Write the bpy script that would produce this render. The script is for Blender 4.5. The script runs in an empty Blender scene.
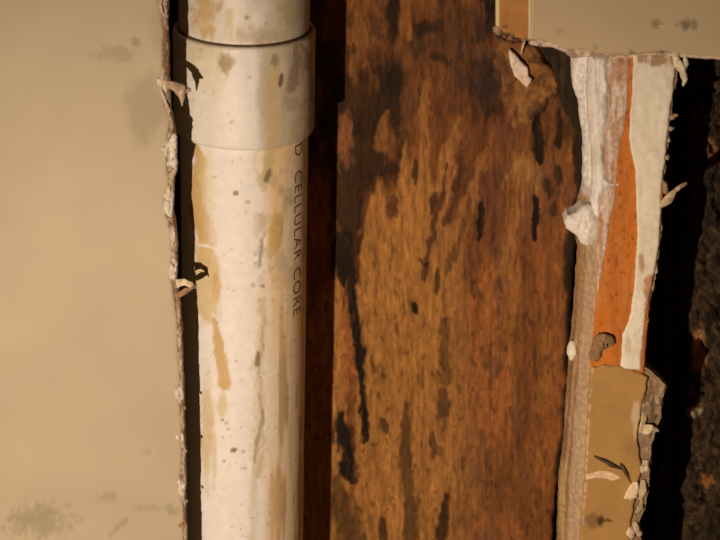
import bpy, bmesh, math
import numpy as np
from mathutils import Vector

# ------------------------------------------------------------------ camera
PITCH = math.radians(23.0)
F_PX = 2145.0
DIST = 1.46
sc = bpy.context.scene
col = sc.collection
CAM = np.array([0.0, -DIST * math.cos(PITCH), DIST * math.sin(PITCH)])
cd = bpy.data.cameras.new('camera')
cam = bpy.data.objects.new('camera', cd)
col.objects.link(cam)
cam.location = CAM
cam.rotation_euler = (math.pi / 2 - PITCH, 0, 0)
cd.sensor_width = 36.0
cd.lens = F_PX / 720.0 * 36.0
cd.clip_start = 0.05
cd.dof.use_dof = True
cd.dof.focus_distance = DIST + 0.03
cd.dof.aperture_fstop = 9.0
sc.camera = cam

# ------------------------------------------------------------------ world, lamp, exposure
w = bpy.data.worlds.new('world')
sc.world = w
w.use_nodes = True
w.node_tree.nodes['Background'].inputs[0].default_value = (1.0, 0.47, 0.17, 1)
w.node_tree.nodes['Background'].inputs[1].default_value = 0.05

LAMP = Vector((-0.46, -1.20, 0.045))
ld = bpy.data.lights.new('work_lamp', 'SPOT')
ld.energy = 64.0
ld.color = (1.0, 0.735, 0.525)
ld.shadow_soft_size = 0.012
ld.spot_size = math.radians(66)
ld.spot_blend = 0.9
lamp = bpy.data.objects.new('work_lamp', ld)
col.objects.link(lamp)
lamp.location = LAMP
lamp.rotation_euler = (Vector((-0.04, 0.0, -0.29)) - LAMP).to_track_quat('-Z', 'Y').to_euler()

sc.view_settings.view_transform = 'Standard'
sc.view_settings.look = 'None'
sc.view_settings.exposure = 0.0
sc.view_settings.gamma = 1.0
sc.view_settings.use_curve_mapping = False

# ------------------------------------------------------------------ helpers
FWD = np.array([0, math.cos(PITCH), -math.sin(PITCH)])
UP = np.array([0, math.sin(PITCH), math.cos(PITCH)])


def P(px, py, Y):
    """pixel of the photograph -> point on the upright plane at depth Y"""
    px = np.asarray(px, float); py = np.asarray(py, float)
    a = (px - 360) / F_PX
    b = (270 - py) / F_PX
    dy = FWD[1] + b * UP[1]
    dz = FWD[2] + b * UP[2]
    t = (Y - CAM[1]) / dy
    return np.stack([a * t + 0 * t, np.zeros_like(t) + Y, CAM[2] + dz * t], -1)


def proj(v):
    d = v - CAM
    dep = d @ FWD
    return 360 + F_PX * d[..., 0] / dep, 270 - F_PX * (d @ UP) / dep


def lin(c):
    c = np.asarray(c, float) / 255.0
    return np.where(c <= 0.04045, c / 12.92, ((c + 0.055) / 1.055) ** 2.4)


ILL = np.array([1.05, 0.80, 0.62])


def A(r, g, b, k=1.0):
    """colour read off the photograph -> surface colour, taking out the lamp's tint"""
    return np.clip(lin((r, g, b)) / (ILL * k), 0.002, 0.9)


def hash2(ix, iy, seed):
    n = (ix.astype(np.int64) * 374761393 + iy.astype(np.int64) * 668265263 + seed * 1442695041) & 0x7fffffff
    n = ((n ^ (n >> 13)) * 1274126177) & 0x7fffffff
    n = n ^ (n >> 16)
    return (n & 0xffff) / 65535.0


def vnoise(x, y, seed=0):
    x = np.asarray(x, float); y = np.asarray(y, float)
    ix = np.floor(x); iy = np.floor(y)
    fx = x - ix; fy = y - iy
    fx = fx * fx * (3 - 2 * fx); fy = fy * fy * (3 - 2 * fy)
    a = hash2(ix, iy, seed); b = hash2(ix + 1, iy, seed)
    c = hash2(ix, iy + 1, seed); d = hash2(ix + 1, iy + 1, seed)
    return (a + (b - a) * fx) * (1 - fy) + (c + (d - c) * fx) * fy


def fbm(x, y, seed=0, oct=4):
    s = 0; t = 0; amp = 1.0
    for o in range(oct):
        s = s + amp * vnoise(x * 2 ** o, y * 2 ** o, seed + 17 * o)
        t += amp; amp *= 0.55
    return np.clip((s / t - 0.5) * 1.6 + 0.5, 0, 1)


def sstep(a, b, x):
    t = np.clip((x - a) / (b - a), 0, 1)
    return t * t * (3 - 2 * t)


def seg_dist(px, py, pts):
    """distance to a polyline, the share along it and the nearest points"""
    pts = np.asarray(pts, float)
    best = np.full(px.shape, 1e9); qx = np.zeros(px.shape); qy = np.zeros(px.shape)
    tt = np.zeros(px.shape); n = len(pts) - 1
    for i in range(n):
        a = pts[i]; b = pts[i + 1]; d = b - a
        L = max(d @ d, 1e-9)
        t = np.clip(((px - a[0]) * d[0] + (py - a[1]) * d[1]) / L, 0, 1)
        cx = a[0] + t * d[0]; cy = a[1] + t * d[1]
        r = np.hypot(px - cx, py - cy)
        m = r < best
        best = np.where(m, r, best); qx = np.where(m, cx, qx); qy = np.where(m, cy, qy)
        tt = np.where(m, (i + t) / n, tt)
    return best, tt, qx, qy


def inside(px, py, poly):
    poly = np.asarray(poly, float)
    r = np.zeros(px.shape, bool)
    x0, y0 = poly[-1]
    for x1, y1 in poly:
        c = (y1 > py) != (y0 > py)
        with np.errstate(divide='ignore', invalid='ignore'):
            r ^= c & (px < (x0 - x1) * (py - y1) / (y0 - y1 + 1e-12) + x1)
        x0, y0 = x1, y1
    return r


RNG = np.random.default_rng(7)


def rag(pts, amp=1.0, step=2.0, seed=1):
    """subdivide an outline and roughen it"""
    pts = [np.array(p, float) for p in pts]
    out = []
    s = 0.0
    for a, b in zip(pts[:-1], pts[1:]):
        d = b - a; L = np.hypot(*d)
        n = max(1, int(L / step))
        nrm = np.array([-d[1], d[0]]) / max(L, 1e-6)
        for i in range(n):
            q = a + d * i / n
            s += L / n
            k = (fbm(np.array(s * 0.12), np.array(seed * 3.7), seed, 4) - 0.5) * 2.0 * amp
            k += (vnoise(np.array(s * 0.9), np.array(seed * 1.3), seed + 5) - 0.5) * 0.7 * amp
            out.append(q + nrm * k)
    out.append(pts[-1])
    return [tuple(o) for o in out]


def link(name, me, mat, parent=None, kind=None, label=None, cat=None, smooth=True):
    o = bpy.data.objects.new(name, me)
    col.objects.link(o)
    if mat is not None:
        me.materials.append(mat)
    if smooth and len(me.polygons):
        me.polygons.foreach_set('use_smooth', [True] * len(me.polygons))
    if parent is not None:
        o.parent = parent
    if kind: o['kind'] = kind
    if label: o['label'] = label
    if cat: o['category'] = cat
    return o


def set_col(me, rgb):
    a = me.color_attributes.new('tint', 'FLOAT_COLOR', 'POINT')
    rgba = np.ones((len(me.vertices), 4), np.float32)
    rgba[:, :3] = rgb
    a.data.foreach_set('color', rgba.ravel())


def slab(name, outline, Y0, thick, mat, parent=None, kind=None, label=None, cat=None):
    """a sheet with the given outline, front at Y0"""
    o = np.array(outline, float)
    f = P(o[:, 0], o[:, 1], Y0)
    bm = bmesh.new()
    vs = [bm.verts.new(v) for v in f]
    face = bm.faces.new(vs)
    r = bmesh.ops.extrude_face_region(bm, geom=[face])
    nv = [e for e in r['geom'] if isinstance(e, bmesh.types.BMVert)]
    bmesh.ops.translate(bm, verts=nv, vec=(0, thick, 0))
    bmesh.ops.triangulate(bm, faces=[f_ for f_ in bm.faces if len(f_.verts) > 4])
    bmesh.ops.recalc_face_normals(bm, faces=bm.faces)
    me = bpy.data.meshes.new(name); bm.to_mesh(me); bm.free()
    return link(name, me, mat, parent, kind, label, cat, smooth=False)


def relief(name, outline, Y0, mat, parent=None, step=1.5, drop=0.001, edge=3.0, hfun=None,
           cfun=None, back=0.002, kind=None, label=None, cat=None, yfun=None):
    """a sheet with a gridded, uneven front that rounds back to its outline and has a rim"""
    o = np.array(outline, float)
    x0, y0 = o.min(0) - step; x1, y1 = o.max(0) + step
    nx = int((x1 - x0) / step) + 2; ny = int((y1 - y0) / step) + 2
    gx, gy = np.meshgrid(x0 + np.arange(nx) * step, y0 + np.arange(ny) * step)
    cx = gx[:-1, :-1] + step / 2; cy = gy[:-1, :-1] + step / 2
    keep = inside(cx, cy, o)
    idx = np.arange(nx * ny).reshape(ny, nx)
    q = np.stack([idx[:-1, :-1], idx[1:, :-1], idx[1:, 1:], idx[:-1, 1:]], -1)[keep]
    used = np.unique(q)
    remap = np.full(nx * ny, -1); remap[used] = np.arange(len(used))
    q = remap[q]
    vx = gx.ravel()[used].copy(); vy = gy.ravel()[used].copy()
    from collections import Counter
    e = np.concatenate([q[:, [0, 1]], q[:, [1, 2]], q[:, [2, 3]], q[:, [3, 0]]])
    es = np.sort(e, 1)
    key = es[:, 0] * (len(used) + 1) + es[:, 1]
    uq, inv, cnt = np.unique(key, return_inverse=True, return_counts=True)
    bmask = cnt[inv] == 1
    be = e[bmask]
    closed = np.vstack([o, o[:1]])
    d, _, nxp, nyp = seg_dist(vx, vy, closed)
    bv = np.unique(be)
    vx[bv] = nxp[bv]; vy[bv] = nyp[bv]; d[bv] = 0
    Y = Y0 + drop * (1 - np.sqrt(np.clip(1 - (1 - np.clip(d / edge, 0, 1)) ** 2, 0, 1)))
    if yfun is not None: Y = Y + yfun(vx, vy)
    if hfun is not None: Y = Y - hfun(vx, vy) * sstep(0, edge, d)
    v = P(vx, vy, Y)
    vb = v[bv].copy(); vb[:, 1] += back
    m2 = np.full(len(used), -1); m2[bv] = len(used) + np.arange(len(bv))
    sk = np.stack([be[:, 1], be[:, 0], m2[be[:, 0]], m2[be[:, 1]]], -1)
    verts = np.vstack([v, vb]); faces = np.vstack([q, sk])
    me = bpy.data.meshes.new(name)
    me.from_pydata(verts.tolist(), [], faces.tolist())
    me.update()
    if cfun is not None:
        c = cfun(vx, vy)
        set_col(me, np.vstack([c, c[bv]]))
    return link(name, me, mat, parent, kind, label, cat)


# ------------------------------------------------------------------ materials
def mat(name, base=None, rough=0.7, noise_scale=400, noise_amt=0.15, bump=0.2, bump_scale=900,
        bump_dist=0.001, stretch=(1, 1, 1), spec=0.3, dark=0.6, extra=None, coat=0.0):
    m = bpy.data.materials.new(name)
    m.use_nodes = True
    nt = m.node_tree; N = nt.nodes; L = nt.links
    b = N['Principled BSDF']
    b.inputs['Roughness'].default_value = rough
    b.inputs['Specular IOR Level'].default_value = spec
    b.inputs['Coat Weight'].default_value = coat
    tc = N.new('ShaderNodeTexCoord')
    mp = N.new('ShaderNodeMapping'); mp.inputs['Scale'].default_value = stretch
    L.new(tc.outputs['Object'], mp.inputs['Vector'])
    no = N.new('ShaderNodeTexNoise'); no.inputs['Scale'].default_value = noise_scale
    no.inputs['Detail'].default_value = 6
    L.new(mp.outputs[0], no.inputs['Vector'])
    mr = N.new('ShaderNodeMapRange')
    mr.inputs[1].default_value = 0.35; mr.inputs[2].default_value = 0.65
    mr.inputs[3].default_value = 1 - noise_amt; mr.inputs[4].default_value = 1 + noise_amt * 0.6
    L.new(no.outputs['Fac'], mr.inputs[0])
    mx = N.new('ShaderNodeMix'); mx.data_type = 'RGBA'; mx.blend_type = 'MULTIPLY'
    mx.inputs[0].default_value = 1.0
    if base is None:
        at = N.new('ShaderNodeAttribute'); at.attribute_name = 'tint'
        L.new(at.outputs['Color'], mx.inputs[6])
    else:
        mx.inputs[6].default_value = (*base, 1)
    L.new(mr.outputs[0], mx.inputs[7])
    out = mx.outputs[2]
    if extra is not None:
        out = extra(nt, mp, out)
    L.new(out, b.inputs['Base Color'])
    n2 = N.new('ShaderNodeTexNoise'); n2.inputs['Scale'].default_value = bump_scale
    n2.inputs['Detail'].default_value = 5
    L.new(mp.outputs[0], n2.inputs['Vector'])
    bp = N.new('ShaderNodeBump'); bp.inputs['Strength'].default_value = bump
    bp.inputs['Distance'].default_value = bump_dist
    L.new(n2.outputs['Fac'], bp.inputs['Height'])
    L.new(bp.outputs[0], b.inputs['Normal'])
    return m


M_TAN = mat('tan_wall_paint', rough=0.55, noise_scale=18, noise_amt=0.035, bump=0.12, bump_scale=260)
M_GYP = mat('gypsum_core', A(160, 122, 86), rough=0.95, noise_scale=160, noise_amt=0.3, bump=0.6, bump_scale=500)
M_TORN = mat('torn_paper_and_plaster', rough=0.95, noise_scale=320, noise_amt=0.22, bump=0.5, bump_scale=600)
M_SMOOTH = mat('paint_and_filler', rough=0.75, noise_scale=220, noise_amt=0.08, bump=0.25, bump_scale=420)
M_KRAFT = mat('kraft_paper', rough=0.9, noise_scale=120, noise_amt=0.10, bump=0.2, bump_scale=500, stretch=(1, 1, 0.5))
M_PVC = mat('white_plastic', rough=0.42, noise_scale=150, noise_amt=0.05, bump=0.06, bump_scale=300, spec=0.4)
M_INK = mat('grey_print', A(128, 96, 72), rough=0.6, noise_scale=700, noise_amt=0.5, bump=0.0)
M_WOOD = mat('stained_wood', rough=0.78, noise_scale=420, noise_amt=0.22, bump=0.40, bump_scale=420,
             bump_dist=0.0012, stretch=(1, 1, 0.3), spec=0.15)
M_ROT = mat('dark_rotten_wood', rough=0.9, noise_scale=120, noise_amt=0.55, bump=0.9, bump_scale=220, bump_dist=0.004)
M_DARK = mat('cavity_back', A(60, 38, 22), rough=0.95, noise_scale=30, noise_amt=0.4, bump=0.5, bump_scale=150)


def mix(c, col_, m):
    m = m[:, None]
    return c * (1 - m) + np.asarray(col_) * m


def blob(x, y, cx, cy, rx, ry, soft=0.35, warp=0.35, freq=0.12, seed=3, ang=0.0):
    ca, sa = math.cos(math.radians(ang)), math.sin(math.radians(ang))
    dx = x - cx; dy = y - cy
    u = (dx * ca + dy * sa) / rx; v = (-dx * sa + dy * ca) / ry
    r = np.hypot(u, v) + (fbm(x * freq, y * freq * 0.7, seed, 4) - 0.5) * 1.8 * warp + (fbm(x * freq * 3.3, y * freq * 1.6, seed + 40, 3) - 0.5) * 1.3 * warp
    return 1 - sstep(1 - soft, 1 + soft, r)


def stroke(x, y, pts, wd, soft=0.5, warp=0.4, freq=0.12, seed=5, taper=(0.3, 1.0)):
    d, t, _, _ = seg_dist(x, y, pts)
    ww = wd * (taper[0] + (taper[1] - taper[0]) * sstep(0, 0.5, t)) if taper[0] < taper[1] else \
        wd * (taper[1] + (taper[0] - taper[1]) * sstep(0, 0.5, 1 - t))
    r = d / ww + (fbm(x * freq, y * freq * 0.4, seed, 4) - 0.5) * 1.8 * warp + (fbm(x * freq * 3.0, y * freq * 1.2, seed + 40, 3) - 0.5) * 1.3 * warp
    return 1 - sstep(1 - soft, 1 + soft, r)


# ================================================================== THE SETTING
# back of the cavity
YB = 0.215
slab('wall_back', [(-260, -260), (980, -260), (980, 800), (-260, 800)], YB, 0.02, M_DARK, kind='structure',
     label='dark back of the opened wall cavity')

# ---------------- left drywall
# broken outer edge, running down
EDGE_L = [(166, -260), (167, -60), (168, 0), (168, 30), (169, 60), (170, 90), (171, 112), (174, 128), (177, 142), (177, 168),
          (174, 180), (174, 195), (173, 212), (176, 228), (178, 245), (178, 262), (177, 282), (180, 300),
          (182, 330), (183, 360), (184, 390), (185, 430), (186, 470), (186, 510), (187, 540), (189, 640), (193, 800)]
# where the paint ends
PAINT_L = [(160, -260), (160, -60), (160, 0), (163, 15), (164, 40), (163, 62), (160, 80), (163, 92), (166, 108), (170, 122),
           (168, 132), (166, 150), (167, 172), (170, 182), (166, 195), (164, 212), (169, 222), (172, 240), (173, 256),
           (171, 272), (173, 290), (176, 310), (178, 330), (179, 360), (180, 380), (178, 396), (181, 410), (182, 432),
           (182, 470), (180, 488), (183, 500), (184, 520), (184, 540), (186, 640), (190, 800)]
edge_l = rag(EDGE_L, 0.9, 2.0, 11)
paint_l = rag(PAINT_L, 0.7, 2.0, 21)
core_edge = [(x - 1.0, y) for x, y in rag(EDGE_L, 0.8, 2.5, 31)]
wall_left = slab('wall_left', [(-260, -260)] + core_edge + [(-260, 800)], 0.0012, 0.0125, M_GYP, kind='structure',
                 label='tan painted drywall with a broken edge beside the white pipe')


def tan_l(x, y):
    base = np.tile(A(199, 168, 129), (len(x), 1))
    n = fbm(x * 0.012, y * 0.012, 91, 3)
    base = base * (0.97 + 0.06 * n)[:, None]
    st = A(142, 116, 80)
    # grey-brown smudges in the paint
    m = blob(x, y, 146, 108, 20, 34, 0.35, 0.25, 0.05, 4) * 0.42
    m = np.maximum(m, blob(x, y, 112, 54, 16, 7, 0.6, 0.6, 0.1, 8) * 0.4)
    m = np.maximum(m, blob(x, y, 136, 42, 4, 4, 0.6, 0.4, 0.2, 9) * 0.6)
    m = np.maximum(m, blob(x, y, 126, 58, 5, 4, 0.6, 0.4, 0.2, 12) * 0.5)
    m = np.maximum(m, blob(x, y, 158, 22, 6, 30, 0.6, 0.3, 0.06, 6) * 0.25)
    m = np.maximum(m, blob(x, y, 35, 520, 26, 12, 0.6, 0.85, 0.13, 14) * 0.5)
    m = np.maximum(m, stroke(x, y, [(15, 517), (30, 522), (52, 512)], 2.5, 0.6, 0.5, 0.2, 15, (0.6, 1)) * 0.6)
    m = np.maximum(m, stroke(x, y, [(110, 536), (120, 525), (126, 520)], 2.5, 0.6, 0.5, 0.2, 16, (0.6, 1)) * 0.45)
    m = np.maximum(m, blob(x, y, 108, 497, 9, 5, 0.6, 0.6, 0.15, 17) * 0.35)
    m = np.maximum(m, blob(x, y, 172, 511, 6, 5, 0.6, 0.6, 0.15, 18) * 0.5)
    m = np.maximum(m, blob(x, y, 150, 508, 14, 2.5, 0.6, 0.5, 0.15, 19) * 0.35)
    m = np.maximum(m, blob(x, y, 146, 452, 4, 3, 0.6, 0.5, 0.2, 20) * 0.35)
    m = np.maximum(m, blob(x, y, 75, 515, 4, 3, 0.6, 0.5, 0.2, 22) * 0.35)
    base = mix(base, st, m * 0.9)
    yel = np.clip(blob(x, y, 14, 455, 18, 40, 0.6, 0.3, 0.04, 25) * 0.25, 0, 1)
    return mix(base, A(205, 172, 126), yel)


relief('paint_layer', [(-260, -260)] + paint_l + [(-260, 800)], 0.0, M_TAN, wall_left, step=2.2, drop=0.0006, edge=2.0,
       hfun=lambda x, y: 0.0008 * (fbm(x * 0.01, y * 0.01, 51, 3) - 0.5), cfun=tan_l, back=0.0014)


def torn_l(x, y):
    n = fbm(x * 0.10, y * 0.06, 61, 4)
    c = np.tile(A(196, 160, 124), (len(x), 1))
    c = mix(c, A(150, 104, 72), sstep(0.50, 0.72, n))
    for (bx, by, rx, ry, k) in [(172, 152, 9, 17, 1.0), (168, 205, 6, 14, 0.9), (173, 235, 4, 8, .7), (173, 268, 4, 12, 0.9),
                                (162, 84, 5, 9, .6), (164, 12, 3, 5, .6), (179, 395, 4, 8, .9), (179, 437, 4, 4, .9), (181, 486, 4, 8, 1.0),
                                (177, 340, 3, 14, .6)]:
        c = mix(c, A(236, 208, 178), blob(x, y, bx, by, rx, ry, 0.4, 0.4, 0.15, 70) * k)
    for (bx, by, rx, ry, k) in [(166, 45, 4, 26, .8), (167, 70, 3, 10, .8), (181, 525, 3, 5, .9), (177, 300, 3, 12, .7), (168, 155, 2, 8, .5)]:
        c = mix(c, A(140, 92, 60), blob(x, y, bx, by, rx, ry, 0.4, 0.4, 0.15, 71) * k)
    return c


inner = [(x - 2.5, y) for x, y in paint_l[::-1]]
relief('torn_paper_edge', edge_l + inner, 0.0009, M_TORN, wall_left, step=0.8, drop=0.0022, edge=1.6,
       hfun=lambda x, y: 0.0030 * (fbm(x * 0.30, y * 0.22, 41, 4) - 0.35), cfun=torn_l, back=0.002)


def strip(name, pts, widths, thick, material, parent, colr=None, label=None, seed=1, jag=0.25):
    """a torn scrap: a bent ribbon of real thickness, pts = (px, py, Y)"""
    pts = np.array(pts, float); n0 = len(pts)
    n = (n0 - 1) * 6 + 1
    t = np.linspace(0, n0 - 1, n)
    X = [np.interp(t, np.arange(n0), pts[:, k]) for k in range(3)]
    W = np.interp(t, np.arange(n0), widths)
    W = W * (1 + jag * 2 * (vnoise(t * 2.3, t * 0 + seed, seed) - 0.5))
    dx = np.gradient(X[0]); dy = np.gradient(X[1]); L = np.hypot(dx, dy) + 1e-9
    nx, ny = -dy / L, dx / L
    ring = []
    k = 5
    for j in range(k):
        s = j / (k - 1) * 2 - 1
        wob = (vnoise(t * 1.7, t * 0 + j * 3.1, seed + 9) - 0.5) * 0.0012
        ring.append(P(X[0] + nx * W * s, X[1] + ny * W * s, X[2] + wob + 0.0006 * s * s))
    ring = np.array(ring)            # k, n, 3
    F = ring.reshape(-1, 3)
    Bk = F + np.array([0, thick, 0])
    fc = []
    o = k * n
    for j in range(k - 1):
        for i in range(n - 1):
            a, b, c, d = j * n + i, j * n + i + 1, (j + 1) * n + i + 1, (j + 1) * n + i
            fc.append((a, b, c, d)); fc.append((o + d, o + c, o + b, o + a))
    for i in range(n - 1):
        fc.append((i + 1, i, o + i, o + i + 1))
        a = (k - 1) * n + i; fc.append((a, a + 1, o + a + 1, o + a))
    for j in range(k - 1):
        a = j * n; b = (j + 1) * n; fc.append((a, b, o + b, o + a))
        a = j * n + n - 1; b = a + n; fc.append((b, a, o + a, o + b))
    me = bpy.data.meshes.new(name)
    me.from_pydata(np.vstack([F, Bk]).tolist(), [], fc)
    me.update()
    if colr is not None:
        px, py = proj(np.vstack([F, Bk]))
        nn = fbm(px * 0.25, py * 0.25, seed + 30, 3)
        set_col(me, np.asarray(colr)[None] * (0.7 + 0.6 * nn)[:, None])
    return link(name, me, material, parent, None, label)


flap_c = A(202, 160, 124)
strip('paper_flap', [(160, 80, .0), (168, 84, -.002), (176, 87, -.003), (184, 90, -.001), (191, 90, .002)],
      [2, 4, 4.5, 5.5, 1.5], 0.0006, M_TORN, wall_left, flap_c, 'torn tongue of paper hanging over the pipe', 3)
strip('paper_flap', [(180, 90, -.002), (182, 97, -.001), (182, 106, .0)], [5, 3, 0.8], 0.0006, M_TORN, wall_left, flap_c, None, 4)
strip('paper_flap', [(160, 88, -.0005), (163, 96, -.002), (167, 105, -.002), (170, 112, .0005)], [1.2, 1.5, 1.2, .8], 0.0006, M_TORN,
      wall_left, A(226, 190, 152), None, 5)
strip('paper_flap', [(176, 284, .0005), (184, 282, -.001), (191, 285, -.002), (197, 288, .004)], [4, 4, 3.2, 1.0], 0.0006, M_TORN,
      wall_left, A(226, 192, 150), 'pale torn scrap curling over the pipe', 6)
strip('paper_flap', [(178, 296, .0005), (186, 291, -.002), (194, 287, .0)], [2, 2.4, 1.0], 0.0006, M_TORN, wall_left,
      A(170, 122, 84), None, 7)
strip('paper_flap', [(163, -6, -.0005), (160, 4, -.002), (162, 12, -.002), (168, 17, .0005)], [1.2, 1.5, 1.5, .9], 0.0006, M_TORN,
      wall_left, A(214, 178, 140), None, 8)


def lump(name, px, py, Y, rx, ry, rz, c, parent, material=M_TORN, seed=1, label=None, sub=3, rough=0.45, freq=2.2):
    bm = bmesh.new()
    bmesh.ops.create_icosphere(bm, subdivisions=sub, radius=1.0)
    s = 0.00068
    v = np.array([x.co[:] for x in bm.verts])
    k = 1 + rough * 2 * (fbm(v[:, 0] * freq + v[:, 1] * 1.7 + 9, v[:, 2] * freq + seed * 2.1, seed, 3) - 0.5)
    v = v * k[:, None]
    c0 = P(px, py, Y)
    v = v * np.array([rx * s, rz, ry * s]) + c0
    for q, x in zip(v, bm.verts): x.co = q
    me = bpy.data.meshes.new(name); bm.to_mesh(me); bm.free()
    set_col(me, np.tile(np.asarray(c), (len(me.vertices), 1)))
    return link(name, me, material, parent, None, label)


for i, (x, y, rx, ry, c) in enumerate([(173, 140, 4, 6, (238, 210, 182)), (174, 163, 4.5, 5, (236, 206, 180)), (165, 149, 3, 3, (232, 204, 174)),
                                       (167, 207, 3.5, 8, (236, 208, 180)), (169, 192, 2.5, 7, (226, 192, 160)), (172, 270, 3.5, 7, (234, 200, 166)),
                                       (178, 437, 2.2, 2.8, (240, 214, 184)), (179, 482, 2.8, 4, (240, 214, 184)), (181, 491, 3, 6, (236, 206, 172)),
                                       (178, 394, 3, 6, (236, 204, 168)), (181, 524, 3, 4.5, (186, 126, 72)), (159, 81, 2.5, 4, (232, 200, 168)),
                                       (186, 451, 1.2, 2, (180, 150, 124)), (187, 501, 1.2, 2, (180, 150, 124)), (185, 408, 1.2, 2, (180, 150, 124))]):
    lump('plaster_crumb', x, y, 0.0006, rx, ry, 0.0016, A(*c), wall_left, seed=40 + i, sub=2)

# ================================================================== PIPE
YP = 0.066
R_P = 0.0445
R_C = 0.0487
top = P(244.5, -300, YP); bot = P(243.5, 840, YP)
axis = (top - bot) / np.linalg.norm(top - bot)
Lp = np.linalg.norm(top - bot)
ex = np.cross([0, 1, 0], axis); ex /= np.linalg.norm(ex)       # to the left or right
if ex[0] < 0: ex = -ex
ey = np.cross(axis, ex)
if ey[1] > 0: ey = -ey                                         # towards the viewer


def along(py):
    """height on the pipe axis that shows at row py"""
    p = P(244, py, YP)
    return float((p - bot) @ axis)


def lathe(name, prof, material, parent, cfun=None, nseg=240, relief_fn=None, kind=None, label=None):
    prof = np.array(prof, float)
    th = np.linspace(0, 2 * math.pi, nseg, endpoint=False)
    n = len(prof)
    r = prof[:, 0][:, None] + 0 * th[None]
    h = prof[:, 1][:, None] + 0 * th[None]
    T = th[None] + 0 * r

    def pos(r):
        return bot + h[..., None] * axis + (r * np.sin(T))[..., None] * ex + (r * np.cos(T))[..., None] * ey
    v = pos(r)
    px, py = proj(v)
    front = (np.cos(T) > -0.2)
    if relief_fn is not None:
        r = r + np.where(front, relief_fn(px, py), 0)
        v = pos(r)
    idx = np.arange(n * nseg).reshape(n, nseg)
    a = idx[:-1]; b = np.roll(idx, -1, 1)[:-1]; c = np.roll(idx, -1, 1)[1:]; d = idx[1:]
    f = np.stack([a, b, c, d], -1).reshape(-1, 4)
    me = bpy.data.meshes.new(name)
    me.from_pydata(v.reshape(-1, 3).tolist(), [], f.tolist())
    me.update()
    if cfun is not None:
        # the far side keeps the plain colour
        cc = cfun(px.ravel(), py.ravel(), front.ravel())
        set_col(me, cc)
    return link(name, me, material, parent, kind, label)


pipe = bpy.data.objects.new('drain_pipe', None)
col.objects.link(pipe)
pipe['label'] = 'white plastic drain pipe with a coupling, stained yellow, in the wall cavity'
pipe['category'] = 'pipe'

PVC = A(247, 222, 203)
YEL = A(212, 160, 86)
YEL2 = A(220, 180, 120)
GREY = A(186, 146, 98)
DIRT = A(110, 84, 56)


def specks(x, y, seed, dens=0.92, f=0.30):
    return sstep(.91, .98, fbm(x * .22, y * .22, seed, 3)) * .7


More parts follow.
